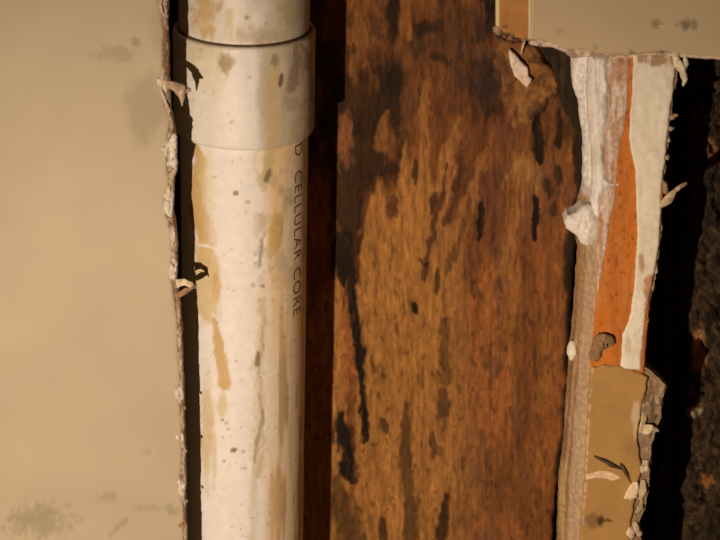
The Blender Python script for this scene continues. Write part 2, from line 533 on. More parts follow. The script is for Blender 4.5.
def low_col(x, y, fr):
    c = np.tile(PVC, (len(x), 1))
    c = c * (0.96 + 0.06 * fbm(x * 0.05, y * 0.012, 100, 3))[:, None]
    # dull dirt film on the right side, in long streaks
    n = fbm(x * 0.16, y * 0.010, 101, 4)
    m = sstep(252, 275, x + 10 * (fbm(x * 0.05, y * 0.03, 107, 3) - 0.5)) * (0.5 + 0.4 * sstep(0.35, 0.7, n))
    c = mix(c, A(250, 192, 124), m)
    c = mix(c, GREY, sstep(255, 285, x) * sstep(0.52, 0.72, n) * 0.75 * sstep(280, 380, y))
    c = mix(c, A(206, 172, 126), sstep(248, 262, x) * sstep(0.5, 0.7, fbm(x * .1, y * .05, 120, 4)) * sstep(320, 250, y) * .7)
    # yellow glue stains
    q = stroke(x, y, [(196, 148), (201, 160), (197, 185), (199, 212), (207, 232), (208, 262)], 9, .35, .35, .12, 102, (.5, 1)) * sstep(222, 200, x)
    c = mix(c, YEL, q * .9)
    c = mix(c, A(236, 204, 150), blob(x, y, 207, 180, 7, 30, .5, .4, .1, 118) * .5)
    c = mix(c, YEL2, blob(x, y, 206, 275, 15, 42, .25, .3, .07, 103) * .85)
    c = mix(c, YEL, blob(x, y, 216, 290, 4, 22, .5, .4, .1, 104) * .75)
    c = mix(c, YEL, stroke(x, y, [(214, 320), (219, 345), (222, 365), (224, 385)], 5.5, .35, .4, .15, 105, (.4, 1)) * .85)
    c = mix(c, YEL2, blob(x, y, 207, 435, 6, 55, .4, .4, .08, 106) * .75)
    c = mix(c, YEL2, blob(x, y, 222, 405, 5, 12, .4, .4, .1, 108) * .7)
    c = mix(c, YEL2, blob(x, y, 214, 455, 3, 26, .4, .4, .1, 109) * .55)
    c = mix(c, A(246, 224, 196), stroke(x, y, [(198, 245), (208, 246), (215, 249)], 1.6, .4, .2, .2, 111, (.8, 1)) * .9)
    c = mix(c, A(240, 214, 184), blob(x, y, 219, 312, 3, 12, .4, .2, .1, 112) * .8)
    # isolated yellow drop on the right
    c = mix(c, A(218, 170, 100), blob(x, y, 275, 234, 7.5, 23, .25, .25, .08, 113, 8) * .95)
    c = mix(c, A(206, 172, 112), stroke(x, y, [(274, 120), (271, 150), (267, 175)], 5, .5, .5, .15, 114, (.9, 1)) * .8)
    c = mix(c, A(120, 92, 50), stroke(x, y, [(270, 170), (266, 180)], 2.5, .5, .5, .3, 115, (.7, 1)) * .8)
    # dried ridge of glue
    c = mix(c, A(214, 180, 128), stroke(x, y, [(262, 300), (260, 350), (257, 365), (258, 420), (257, 470)], 5, .6, .6, .2, 116, (.7, 1)) * .65)
    c = mix(c, A(214, 180, 128), stroke(x, y, [(254, 470), (252, 540)], 4, .6, .6, .2, 126, (.7, 1)) * .5)
    c = mix(c, A(130, 98, 56), stroke(x, y, [(258, 352), (257, 364)], 2.6, .5, .5, .3, 117, (.7, 1)) * .8)
    c = mix(c, A(140, 116, 80), stroke(x, y, [(259, 395), (263, 415), (257, 440), (254, 462)], 1.5, .5, .6, .3, 119, (.7, 1)) * .55)
    c = mix(c, A(130, 104, 76), stroke(x, y, [(262, 240), (260, 256), (259, 266)], 2.0, .5, .6, .3, 121, (.7, 1)) * .6)
    sp = specks(x, y, 130) * sstep(200, 215, x) * .55
    c = mix(c, A(140, 106, 80), sp)
    for (bx, by, r, k) in [(236, 193, 2.2, .8), (248, 202, 2, .5), (234, 450, 2.4, .9), (222, 420, 1.5, .6), (226, 423, 1.5, .6),
                           (243, 451, 1.5, .5), (224, 461, 1.5, .5), (228, 429, 1.3, .6), (253, 285, 2, .4), (263, 286, 2, .6)]:
        c = mix(c, A(110, 82, 58), blob(x, y, bx, by, r * 1.2, r, .5, .4, .3, 131) * k)
    return np.where(fr[:, None], c, PVC)


def ridge(x, y):
    return 0.0007 * stroke(x, y, [(262, 320), (257, 365), (260, 420), (256, 470)], 4, .6, .8, .35, 116, (.7, 1)) \
        + 0.0004 * blob(x, y, 275, 234, 7, 22, .3, .25, .08, 113, 8)


zc_bot = along(128)

zc_top = along(27)
# the rims show their near half: the middle of each circle sits a little higher on the axis
hs = np.arange(0, zc_bot + 0.03, 0.0011)
low = lathe('lower_pipe', [(R_P, h) for h in hs], M_PVC, pipe, low_col, relief_fn=ridge)


def cpl_col(x, y, fr):
    c = np.tile(A(240, 214, 188), (len(x), 1))
    c = mix(c, PVC, blob(x, y, 243, 95, 22, 60, .6, .2, .03, 140) * .9)
    n = fbm(x * 0.12, y * 0.03, 141, 4)
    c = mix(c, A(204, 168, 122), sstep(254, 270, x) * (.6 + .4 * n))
    c = mix(c, A(190, 164, 126), blob(x, y, 264, 90, 6, 40, .6, .4, .06, 142) * .6)
    c = mix(c, A(210, 172, 112), stroke(x, y, [(276, 62), (272, 95), (272, 140)], 5.5, .5, .5, .12, 143, (.6, 1)) * .85)
    c = mix(c, A(228, 192, 140), blob(x, y, 196, 52, 22, 10, .6, .5, .08, 144) * .7)
    c = mix(c, A(232, 204, 158), blob(x, y, 212, 70, 20, 18, .6, .5, .08, 154) * .6)
    c = mix(c, A(170, 132, 86), blob(x, y, 226, 64, 7, 10, .4, .4, .12, 145) * .9)
    c = mix(c, A(140, 110, 80), blob(x, y, 275, 60, 3.5, 6, .5, .4, .12, 146) * .7)
    c = mix(c, A(90, 66, 44), stroke(x, y, [(282, 75), (280, 85)], 2.2, .5, .5, .3, 147, (.6, 1)) * .85)
    c = mix(c, A(150, 112, 84), stroke(x, y, [(297, 45), (296, 68), (291, 90)], 4.5, .6, .6, .12, 148, (.5, 1)) * .75)
    c = mix(c, A(142, 104, 80), stroke(x, y, [(302, 45), (308, 56), (307, 66)], 3.5, .6, .6, .2, 149, (.5, 1)) * .7)
    c = mix(c, A(178, 146, 108), blob(x, y, 292, 104, 8, 8, .6, .5, .1, 150) * .6)
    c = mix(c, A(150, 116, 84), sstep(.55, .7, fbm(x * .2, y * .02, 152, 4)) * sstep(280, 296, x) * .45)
    c = mix(c, A(140, 110, 80), specks(x, y, 151) * .55)
    return np.where(fr[:, None], c, PVC)


h0, h1 = zc_bot, zc_top
cp = [(R_P - .0004, h0), (R_C - .0032, h0), (R_C - .0016, h0 + .0004), (R_C - .0005, h0 + .0014), (R_C, h0 + .003)]
cp += [(R_C, h) for h in np.arange(h0 + .004, h1 - .003, .0012)]
cp += [(R_C, h1 - .0022), (R_C - .0004, h1 - .001), (R_C - .0012, h1 - .0002), (R_P + .0010, h1), (R_P + .0006, h1 - .004)]
coupling = lathe('coupling', cp, M_PVC, pipe, cpl_col, label='wider socket coupling sleeve')


def up_col(x, y, fr):
    c = np.tile(A(238, 210, 182), (len(x), 1))
    c = c * (0.9 + 0.2 * fbm(x * .08, y * .05, 160, 4))[:, None]
    c = mix(c, A(214, 168, 104), blob(x, y, 205, 12, 11, 22, .4, .4, .08, 161) * .9)
    c = mix(c, A(206, 160, 104), blob(x, y, 220, 4, 4, 8, .4, .4, .08, 162) * .85)
    c = mix(c, A(214, 176, 120), blob(x, y, 229, 22, 5, 12, .5, .5, .12, 163) * .8)
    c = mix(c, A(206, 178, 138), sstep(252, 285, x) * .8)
    c = mix(c, A(178, 146, 100), blob(x, y, 258, 36, 26, 8, .6, .5, .08, 164) * .55)
    c = mix(c, A(190, 150, 92), blob(x, y, 290, 10, 12, 16, .6, .5, .08, 165) * .5)
    c = mix(c, A(120, 90, 64), blob(x, y, 247, 18, 2.5, 2.5, .5, .5, .2, 166) * .7)
    c = mix(c, A(140, 110, 80), specks(x, y, 167) * .5)
    return np.where(fr[:, None], c, PVC)


hs = np.arange(h1 - 0.012, Lp, 0.0013)
upper = lathe('upper_pipe', [(R_P, h) for h in hs], M_PVC, pipe, up_col)

# a dark line of old glue round the joint
gl = lathe('glue_line', [(R_P - .0002, h1 - .001), (R_P + .0010, h1 - .0003), (R_P + .0011, h1 + .0006), (R_P - .0002, h1 + .0012)],
           mat('old_glue', A(96, 66, 40), rough=.8, noise_scale=300, noise_amt=.4), coupling)

# lettering printed down the pipe: wrapped round it
tcu = bpy.data.curves.new('lettering_curve', 'FONT')
tcu.body = 'D  CELLULAR CORE'
tcu.size = 1.0
tcu.space_character = 1.12
tob = bpy.data.objects.new('lettering_tmp', tcu)
col.objects.link(tob)
bpy.context.view_layer.update()
dg = bpy.context.evaluated_depsgraph_get()
tme = bpy.data.meshes.new_from_object(tob.evaluated_get(dg))
bpy.data.objects.remove(tob)
bm = bmesh.new(); bm.from_mesh(tme)
bmesh.ops.triangulate(bm, faces=bm.faces)
bmesh.ops.subdivide_edges(bm, edges=bm.edges, cuts=5, use_grid_fill=True)
xs = [v.co.x for v in bm.verts]
x0, x1 = min(xs), max(xs)
hT, hB = along(147), along(315)
for v in bm.verts:
    t = (v.co.x - x0) / (x1 - x0)
    # row on the near right flank: a little higher on the axis than the front
    h = hT + (hB - hT) * t + 0.011
    th = math.radians(54 + 17 * v.co.y)
    r = R_P + 0.00012
    q = bot + h * axis + r * math.sin(th) * ex + r * math.cos(th) * ey
    v.co = q
bmesh.ops.recalc_face_normals(bm, faces=bm.faces)
bm.to_mesh(tme); bm.free()
tme.name = 'printed_lettering'
link('printed_lettering', tme, M_INK, low, None, 'faint grey printed words running down the pipe')

# ================================================================== BOARD
YW = 0.120


def wood_col(x, y):
    x, y = x + 3.5 * (fbm(x * .12, y * .08, 198, 4) - .5), y + 11 * (fbm(x * .16, y * .05, 199, 4) - .5)
    wx = x + 10 * (fbm(x * .03, y * .03, 200, 3) - .5)
    g1 = fbm(x * .16, y * .020, 201, 4)          # long grain
    g2 = fbm(x * .05, y * .035, 202, 4)          # blotches
    g3 = fbm(x * .10, y * .07, 203, 4)
    g4 = fbm(x * .30, y * .05, 204, 3)
    RED = A(164, 92, 42); BRN = A(136, 76, 36); LIT = A(172, 108, 50); OCH = A(166, 100, 44)
    BLK = A(38, 25, 16); DRK = A(64, 38, 20); MAU = A(124, 76, 52); BLU = A(56, 38, 28)
    c = np.tile(RED, (len(x), 1))
    c = mix(c, BRN, sstep(.42, .62, g2) * .7)
    c = mix(c, OCH, sstep(.52, .68, g3) * .55 * sstep(.3, .6, g1))
    c = mix(c, MAU, sstep(.50, .72, fbm(x * .06, y * .022, 205, 4)) * .6 * sstep(430, 470, x))
    c = mix(c, DRK, sstep(.60, .85, fbm(x * .08, y * .03, 206, 4)) * .5)
    # top: dirtier, blotchy
    tp = sstep(210, 60, y + 40 * (g2 - .5))
    c = mix(c, A(102, 58, 28), tp * .75)
    c = mix(c, BLU, tp * sstep(.5, .75, fbm(x * .05, y * .03, 207, 4)) * .75)
    c = mix(c, A(136, 76, 34), tp * sstep(.52, .72, fbm(x * .06, y * .04, 208, 4)) * .75)
    c = mix(c, A(92, 50, 26), blob(x, y, 470, 185, 48, 80, .6, .5, .03, 215) * .6)
    # right: redder, smoother; ochre stripes
    c = mix(c, A(152, 84, 36), sstep(515, 540, wx) * sstep(180, 230, y) * .6)
    c = mix(c, OCH, stroke(x, y, [(545, 318), (542, 370), (538, 405)], 7, .6, .7, .12, 209, (.7, 1)) * .65)
    c = mix(c, OCH, stroke(x, y, [(507, 265), (512, 300), (510, 360)], 10, .6, .8, .10, 210, (.7, 1)) * .6)
    c = mix(c, OCH, stroke(x, y, [(538, 455), (534, 480), (532, 500)], 4, .6, .6, .15, 211, (.5, 1)) * .7)
    c = mix(c, A(112, 64, 32), blob(x, y, 508, 495, 30, 34, .6, .5, .04, 212) * .6)
    c = mix(c, A(104, 56, 26), stroke(x, y, [(528, 270), (530, 350), (524, 440)], 10, .7, .5, .06, 213, (.8, 1)) * .5)
    c = mix(c, A(146, 88, 44), blob(x, y, 517, 470, 6, 7, .6, .4, .15, 214) * .6)
    # the dark moulded corner, upper left
    bl = blob(x, y, 362, 130, 42, 62, .35, .5, .03, 220)
    bl = np.maximum(bl, stroke(x, y, [(352, 150), (350, 210), (345, 270)], 15, .4, .5, .05, 221, (1, 1.01)))
    bl = np.maximum(bl, blob(x, y, 394, 100, 16, 46, .35, .5, .04, 222))
    c = mix(c, A(46, 29, 16), bl * .9)
    c = mix(c, A(74, 44, 20), blob(x, y, 356, 92, 12, 22, .6, .4, .05, 241) * .7)
    c = mix(c, BLK, stroke(x, y, [(390, -20), (393, 15), (394, 38)], 7, .4, .4, .08, 223, (.9, 1)) * .9)
    c = mix(c, BLK, blob(x, y, 393, 84, 9, 20, .5, .4, .06, 224) * .7)
    # lighter rags in that corner
    c = mix(c, A(142, 84, 40), blob(x, y, 362, 34, 12, 26, .4, .6, .09, 225) * .9)
    c = mix(c, A(136, 80, 38), blob(x, y, 354, 66, 6, 12, .4, .5, .1, 226) * .8)
    c = mix(c, A(150, 88, 42), stroke(x, y, [(407, -20), (405, 20), (407, 38)], 5, .5, .5, .12, 227, (.9, 1)) * .85)
    c = mix(c, A(140, 82, 46), blob(x, y, 344, 140, 9, 24, .35, .4, .06, 228) * .95)
    c = mix(c, A(146, 88, 42), stroke(x, y, [(388, 114), (382, 130), (378, 146)], 5, .4, .3, .1, 229, (.5, 1)) * .9)
    c = mix(c, A(120, 70, 34), blob(x, y, 410, 112, 9, 30, .5, .4, .05, 242) * .7)
    # the scraped fan
    top_edge = np.interp(x, [326, 340, 352, 360, 368, 376, 379, 388, 393, 400, 404, 413, 416, 421, 428, 432, 440, 448, 458, 470, 482],
                         [285, 285, 520, 262, 205, 178, 178, 205, 222, 158, 152, 156, 196, 140, 132, 195, 178, 230, 235, 300, 380])
    top_edge = top_edge + 22 * (fbm(x * .18, y * .01, 230, 3) - .5)
    rgt = sstep(488, 455, x + 26 * (fbm(x * .05, y * .02, 231, 4) - .5))
    sc_ = sstep(-4, 9, y - top_edge) * rgt
    lit = LIT[None] * (0.86 + 0.26 * g1)[:, None] * (0.92 + 0.16 * g4)[:, None]
    c = c * (1 - sc_[:, None]) + lit * sc_[:, None]
    fade = sstep(425, 480, x + 30 * (g2 - .5))
    c = mix(c, A(136, 82, 42), sc_ * fade * .6)
    # single scrape strokes thrown up to the right
    for i, (pts, wd, k) in enumerate([
            ([(426, 84), (424, 105), (425, 128), (422, 160)], 5, .9),
            ([(461, 122), (455, 140), (446, 165), (436, 200)], 7.5, .95),
            ([(456, 170), (450, 190), (436, 240), (428, 300)], 4.5, .8),
            ([(478, 172), (472, 195), (460, 235), (446, 290)], 6, .8),
            ([(484, 150), (480, 170)], 4, .6), ([(444, 150), (440, 170), (436, 190)], 3, .7),
            ([(525, 150), (522, 180), (516, 215), (506, 250)], 6, .6),
            ([(462, 200), (452, 240), (440, 290)], 4, .6), ([(520, 110), (516, 120)], 5, .5),
            ([(516, 215), (510, 245), (500, 270)], 5, .55)]):
        c = mix(c, A(168, 104, 50), stroke(x, y, pts, wd, .45, .45, .10, 232 + i, (.45, 1)) * k)
    c = mix(c, A(166, 108, 54), blob(x, y, 522, 172, 15, 16, .5, .6, .10, 245) * .85)
    c = mix(c, A(156, 98, 48), blob(x, y, 515, 103, 10, 8, .5, .6, .12, 246) * .75)
    for i, (pts, wd, k) in enumerate([
            ([(448, 165), (440, 200), (430, 240), (424, 275)], 2.6, .75), ([(464, 150), (458, 185), (444, 225)], 3, .65),
            ([(470, 200), (462, 230), (448, 270)], 3, .5), ([(436, 190), (432, 214)], 3, .8),
            ([(416, 160), (415, 180)], 3, .85), ([(394, 195), (393, 215)], 4, .7)]):
        c = mix(c, A(78, 44, 28), stroke(x, y, pts, wd * 1.15, .45, .45, .14, 250 + i, (.5, 1)) * min(1, k * 1.15))
    # black streaks and holes
    for i, (pts, wd, k, tp_) in enumerate([
            ([(346, 235), (352, 290), (358, 340), (362, 390), (366, 440)], 5.0, 1.0, (1.0, .55)),
            ([(340, 240), (343, 282)], 6, .9, (1, .8)),
            ([(340, 416), (344, 440)], 8, 1.0, (.7, 1)), ([(347, 448), (347, 470), (353, 480)], 7, .95, (1, .5)),
            ([(406, 402), (405, 440), (408, 480), (411, 540), (411, 620)], 6.0, .62, (.6, 1)),
            ([(444, 392), (446, 412)], 5, .65, (.8, 1)), ([(446, 495), (442, 530), (438, 560)], 5, .8, (.5, 1)),
            ([(382, 520), (384, 560)], 5, .7, (.6, 1)), ([(338, 480), (346, 520), (358, 560)], 11, .65, (.6, 1)),
            ([(482, 208), (480, 236)], 3.4, .9, (.8, 1)), ([(535, 194), (536, 215), (534, 240)], 3.4, .9, (1, .6)),
            ([(540, 104), (536, 128), (539, 160)], 4.2, .9, (.6, 1)), ([(560, 108), (558, 146)], 3.2, .8, (.6, 1)),
            ([(558, 168), (558, 186)], 3.0, .7, (.8, 1)), ([(546, 186), (548, 190)], 4, .5, (.8, 1)), ([(553, 205), (554, 216)], 3, .6, (.8, 1)),
            ([(414, 304), (415, 308)], 3.2, .9, (.8, 1)), ([(418, 261), (428, 262)], 1.6, .7, (.8, 1)), ([(383, 424), (384, 430)], 4, .7, (.8, 1)),
            ([(413, 430), (434, 450)], .1, 0, (.8, 1)), ([(433, 435), (436, 455)], 3, .6, (.7, 1)),
            ([(372, 355), (374, 372)], 1.8, .6, (.7, 1)), ([(438, 270), (436, 290)], 2.4, .7, (.7, 1)),
            ([(484, 60), (492, 90), (494, 110)], 7, .55, (.5, 1)), ([(440, 25), (425, 30), (418, 28)], 5, .7, (.7, 1)),
            ([(450, 60), (440, 60), (434, 58)], 4, .7, (.7, 1)), ([(488, -20), (492, 8), (494, 24)], 9, .9, (.8, 1)),
            ([(443, 320), (446, 380)], 4, .5, (.7, 1))]):
        c = mix(c, A(36, 23, 14), stroke(x, y, pts, wd * 1.12, .4, .45, .12, 260 + i, tp_) * min(1, k * 1.1))
    c = mix(c, A(40, 34, 34), blob(x, y, 487, 78, 14, 26, .6, .6, .07, 290) * .6)
    c = mix(c, A(84, 52, 34), blob(x, y, 465, 60, 40, 50, .6, .5, .05, 291) * .5)
    # fine dark flecks in the scraped area
    fl = sstep(.80, .92, fbm(x * .22, y * .12, 295, 3)) * .6
    c = mix(c, A(84, 48, 24), fl * sstep(240, 300, y))
    fl = sstep(.72, .9, fbm(x * .35, y * .05, 296, 3)) * .4
    c = mix(c, A(74, 44, 24), fl)
    # mould along the right edge
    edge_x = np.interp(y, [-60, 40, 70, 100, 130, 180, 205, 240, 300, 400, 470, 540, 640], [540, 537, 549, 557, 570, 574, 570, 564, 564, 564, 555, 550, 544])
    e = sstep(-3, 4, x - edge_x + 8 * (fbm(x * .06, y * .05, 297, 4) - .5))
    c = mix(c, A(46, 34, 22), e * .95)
    c = mix(c, A(92, 62, 36), blob(x, y, 562, 72, 4, 26, .5, .5, .1, 298) * .5)
    g5 = fbm(x * .42, y * .055, 299, 3)
    return c * (0.92 + 0.16 * g4)[:, None] * (0.84 + 0.32 * g5 + (0.14 * g5 - .07) * tp)[:, None]


def wood_h(x, y):
    g = fbm(x * .30, y * .010, 301, 4)
    b = fbm(x * .04, y * .02, 302, 3)
    return 0.0006 * (g - .5) + 0.0022 * (b - .5) + .0007 * (fbm(x * .25, y * .12, 303, 3) - .5)


board_out = rag([(212, -180), (590, -180), (588, -20), (586, 60), (588, 120), (588, 180), (580, 215), (575, 260), (573, 300), (570, 350),
                 (568, 400), (564, 450), (557, 490), (553, 540), (544, 720)], 0.9, 4, 77)
board_out = [p for p in board_out] + [(212, 720)]
board = relief('wooden_board', board_out, YW, M_WOOD, None, step=1.15, drop=0.006, edge=7.0, hfun=wood_h, cfun=wood_col, back=0.02,
               label='scraped brown wooden board with black mould stains behind the pipe', cat='board')


# torn brown paper stuck at the top right of the board
def paper_c(x, y):
    n = fbm(x * .1, y * .1, 310, 4)
    c = np.tile(A(134, 82, 42), (len(x), 1))
    c = mix(c, A(100, 60, 32), sstep(.42, .7, n) * .8)
    c = mix(c, A(164, 104, 50), sstep(.52, .66, fbm(x * .09, y * .07, 315, 4)) * .7)
    c = mix(c, A(60, 40, 26), blob(x, y, 538, 108, 6, 12, .5, .5, .1, 316) * .7)
    c = mix(c, A(166, 112, 60), blob(x, y, 530, 52, 10, 6, .6, .5, .1, 311) * .5)
    return c * (0.72 + 0.56 * fbm(x * .3, y * .2, 317, 3))[:, None]


yk = 0.030
relief('torn_paper', rag([(500, 36), (512, 40), (524, 42), (534, 44), (542, 52), (549, 61), (555, 74), (558, 90), (556, 99), (549, 99), (545, 112), (537, 116), (531, 126), (520, 124), (510, 112),
                          (503, 100), (500, 80), (494, 60), (500, 36)], 2.2, 2, 88)[:-1], YW - 0.0015, M_KRAFT, board, step=1.1, drop=0.002, edge=5,
       hfun=lambda x, y: 0.007 * (fbm(x * .06, y * .06, 312, 4) - .3) * sstep(505, 545, x), cfun=paper_c, back=0.003,
       label='torn brown paper stuck to the top of the board')
relief('plaster_chip', rag([(510, 50), (516, 55), (522, 62), (528, 68), (529, 76), (533, 80), (527, 88), (521, 82), (515, 76), (511, 66), (509, 56), (510, 50)],
                           .5, 2, 89)[:-1], YW - 0.0075, M_TORN, board, step=1.0, drop=0.001, edge=2,
       cfun=lambda x, y: np.tile(A(246, 204, 172), (len(x), 1)) * (0.9 + .3 * fbm(x * .2, y * .2, 313, 3))[:, None], back=0.004,
       label='pale chip of plaster on the torn paper')
strip('paper_flap', [(521, 54, YW - .006), (523, 46, YW - .009), (525, 40, YW - .010)], [.9, 1.0, .8], .0006, M_TORN, board, A(226, 178, 130), None, 71)

# ================================================================== RIGHT DRYWALL
OUT_L = [(570, 53), (572, 75), (573, 86), (578, 100), (582, 130), (583, 165), (583, 183), (577, 205), (576, 240), (578, 250), (577, 262),
         (575, 290), (573, 320), (570, 345), (568, 380), (566, 405), (564, 440), (559, 480), (557, 540), (552, 660), (546, 800)]
OUT_R = [(640, 800), (640, 660), (641, 540), (637, 526), (645, 510), (648, 490), (650, 470), (652, 445), (656, 428), (662, 418), (661, 402), (667, 387),
         (655, 375), (644, 366), (643, 345), (646, 318), (651, 300), (655, 276), (658, 260), (661, 236), (662, 212), (662, 190),
         (666, 165), (669, 130), (673, 100), (676, 78), (678, 56)]
TOP_B = [(678, 56), (690, 56), (720, 57), (800, 60), (980, 66)]
out_l = rag(OUT_L, .7, 2, 401)
out_r = rag(OUT_R, 1.3, 2, 402)
top_b = rag(TOP_B, .6, 3, 403)
lip = rag([(497, -260), (497, -40), (497, 20), (498, 32), (506, 35), (514, 38), (523, 42), (530, 40), (545, 43), (560, 47), (570, 53)], .8, 2, 404)
front = rag([(606, 50), (603, 100), (602, 170), (600, 235), (598, 280), (596, 312), (593, 345), (590, 380), (588, 420), (585, 480), (581, 540), (576, 660), (570, 800)], .5, 2, 405)
core_out = lip[:-1] + [(604, 53)] + front[2:] + out_r[:-1] + top_b + [(980, -260)]
wall_right = slab('wall_right', core_out, 0.0024, 0.011, M_GYP, kind='structure',
                  label='drywall remnant with peeled paint layers right of the board')

# sloping broken flank that faces the board
fl_x = lambda y, pts: np.interp(y, [p[1] for p in pts], [p[0] for p in pts])


def flank_y(x, y):
    l = fl_x(y, OUT_L); f = np.interp(y, [50, 170, 312, 420, 540, 800], [608, 603, 597, 589, 582, 571])
    t = np.clip((x - l) / np.maximum(f - l, 3), 0, 1)
    return 0.016 * (1 - t) ** 1.2


def flank_c(x, y):
    l = fl_x(y, OUT_L)
    n = fbm((x - l) * .35, y * .012, 410, 4)
    c = np.tile(A(182, 132, 86), (len(x), 1))
    c = mix(c, A(146, 98, 58), sstep(.4, .7, n) * .6)
    c = mix(c, A(206, 158, 112), sstep(.62, .85, fbm((x - l) * .4, y * .03, 411, 3)) * .6)
    c = mix(c, A(204, 162, 122), sstep(7, 13, x - l) * .6)
    # white filler at the top
    c = mix(c, A(250, 228, 196), sstep(205, 175, y + 20 * (fbm(x * .1, y * .06, 412, 3) - .5)))
    # thin dark seams in the lower flank
    for off, k in ((3.2, .7), (8.5, .35)):
        d = np.abs(x - l - off - 2 * (fbm(y * .03, y * 0, 413, 3) - .5))
        c = mix(c, A(86, 62, 44), (1 - sstep(.3, 1.5, d)) * k * sstep(250, 330, y))
    c = mix(c, A(196, 152, 92), blob(x, y, 562, 500, 3, 40, .4, .3, .1, 414) * .7)
    return c


relief('gypsum_flank', out_l + [(x + 2.0, y) for x, y in front[::-1]], 0.0018, M_TORN, wall_right, step=1.1, drop=0.002, edge=1.8,
       yfun=flank_y, cfun=flank_c, back=0.006,
       hfun=lambda x, y: 0.0040 * (fbm(x * .14, y * .06, 415, 4) - .4) * sstep(215, 180, y) + 0.0007 * (fbm(x * .3, y * .006, 416, 3) - .5))

# orange paint coat
OR_L = [(604, 52), (600, 100), (599, 170), (599, 235), (597, 280), (595, 312), (592, 345), (590, 372)]
OR_R = [(644, 374), (650, 300), (660, 240), (664, 170), (671, 100), (674, 54)]


def orange_c(x, y):
    n = fbm(x * .14, y * .015, 420, 4)
    c = np.tile(A(200, 106, 34, .86), (len(x), 1))
    c = mix(c, A(180, 96, 36, .85), sstep(.4, .65, n) * .6)
    c = mix(c, A(206, 140, 84), sstep(.68, .85, fbm(x * .2, y * .05, 421, 4)) * .35)
    c = mix(c, A(130, 66, 26), sstep(.78, .9, fbm(x * .25, y * .18, 422, 3)) * .6)
    return c


slab('hidden_light_block', [(608, -260), (650, -260), (650, 40), (648, 300), (632, 420), (622, 800), (596, 800), (604, 400)], 0.0136, 0.088, M_DARK, wall_right)  # unseen timber added behind the strip to keep lamp light off the cavity back
relief('orange_paint', rag(OR_L, .4, 3, 421) + rag(OR_R, .5, 3, 422), 0.0014, M_SMOOTH, wall_right, step=1.5, drop=0.0005, edge=2.0,
       cfun=orange_c, back=0.001, label='exposed coat of orange paint', hfun=lambda x, y: .0004 * fbm(x * .2, y * .03, 423, 3))


# pinkish worn band left of the orange
def pink_c(x, y):
    n = fbm(x * .2, y * .03, 430, 4)
    c = np.tile(A(214, 160, 124), (len(x), 1))
    c = mix(c, A(236, 204, 172), sstep(.45, .6, n) * .8)
    return mix(c, A(190, 122, 76), sstep(.58, .7, fbm(x * .15, y * .04, 431, 4)) * .6)


relief('worn_primer', rag([(604, 54), (629, 55), (628, 80), (627, 110), (624, 130), (620, 150), (618, 168), (617, 188), (615, 205), (609, 225), (606, 250), (602, 275), (597, 300),
                           (598, 240), (600, 170), (602, 100), (604, 54)], .7, 2, 432)[:-1], 0.0009, M_TORN, wall_right, step=1.0, drop=0.0006, edge=1.5,
       cfun=pink_c, back=0.001, hfun=lambda x, y: .0006 * fbm(x * .2, y * .05, 433, 3))


# ridge of white filler down the corner
def filler_c(x, y):
    n = fbm(x * .12, y * .05, 440, 4)
    c = np.tile(A(255, 228, 182, .85), (len(x), 1))
    return mix(c, A(220, 182, 140), sstep(.5, .8, n) * .4)


relief('filler_ridge', rag([(588, 54), (597, 53), (606, 54), (611, 57), (613, 90), (611, 120), (609, 150), (609, 168), (611, 176), (615, 180), (622, 178), (622, 187), (617, 191),
                            (612, 190), (607, 197), (604, 205), (601, 222), (594, 215), (590, 200), (592, 180), (591, 150), (588, 120), (586, 90), (588, 54)], .6, 2, 442)[:-1],
       0.0012, M_SMOOTH, wall_right, step=1.0, drop=0.0045, edge=9.0, cfun=filler_c, back=0.003, label='thick white ridge of filler',
       hfun=lambda x, y: 0.0026 + .003 * (fbm(x * .12, y * .07, 443, 4) - .3))
relief('plaster_lump', rag([(578, 209), (582, 205), (589, 203), (595, 206), (599, 213), (601, 224), (599, 236), (594, 244), (588, 246), (581, 243), (577, 236), (571, 231), (566, 228), (564, 221), (567, 214), (572, 213), (578, 209)], .8, 1.5, 451)[:-1], 0.001, M_SMOOTH, wall_right, step=.8, drop=.006, edge=11, back=.012, cfun=filler_c, hfun=lambda x, y: .003 * (fbm(x * .13, y * .13, 454, 4) - .3), label='white lump of filler on the flank')
lump('plaster_lump', 572, 350, 0.0145, 5.5, 11.5, .005, A(250, 224, 186), wall_right, M_SMOOTH, 453, None, 3, .2)


# white coat right of the orange
def white_c(x, y):
    n = fbm(x * .04, y * .03, 460, 4)
    c = np.tile(A(252, 213, 165, .78), (len(x), 1))
    c = mix(c, A(218, 188, 154, .84), sstep(.45, .65, n) * .5)
    # bare paper where the white has come off
    c = mix(c, A(176, 112, 70, .8), blob(x, y, 650, 298, 6, 24, .3, .5, .1, 461) * .9)
    c = mix(c, A(180, 116, 84, .8), blob(x, y, 642, 263, 2.5, 8, .4, .4, .1, 462) * .8)
    c = mix(c, A(160, 106, 68, .8), blob(x, y, 658, 59, 18, 6, .4, .6, .12, 463) * .85)
    c = mix(c, A(196, 156, 116, .8), blob(x, y, 628, 345, 3, 7, .5, .4, .1, 464) * .6)
    return c


W_L = [(633, 54), (632, 90), (630, 115), (629, 140), (632, 155), (635, 170), (636, 195), (637, 235), (635, 275), (632, 300), (629, 320), (622, 335), (621, 355), (620, 370)]
W_R = [(641, 370), (643, 345), (645, 318), (650, 300), (654, 276), (657, 260), (660, 236), (661, 212), (661, 190), (665, 165), (668, 130), (672, 100), (675, 78), (676, 55)]
relief('white_paint', rag(W_L, .7, 2, 465) + rag(W_R, .8, 2, 466), 0.0003, M_SMOOTH, wall_right, step=1.2, drop=0.0012, edge=2.0, cfun=white_c, back=0.0016,
       hfun=lambda x, y: .0012 * (fbm(x * .06, y * .03, 467, 3) - .3), label='chalky white coat beside the orange paint')


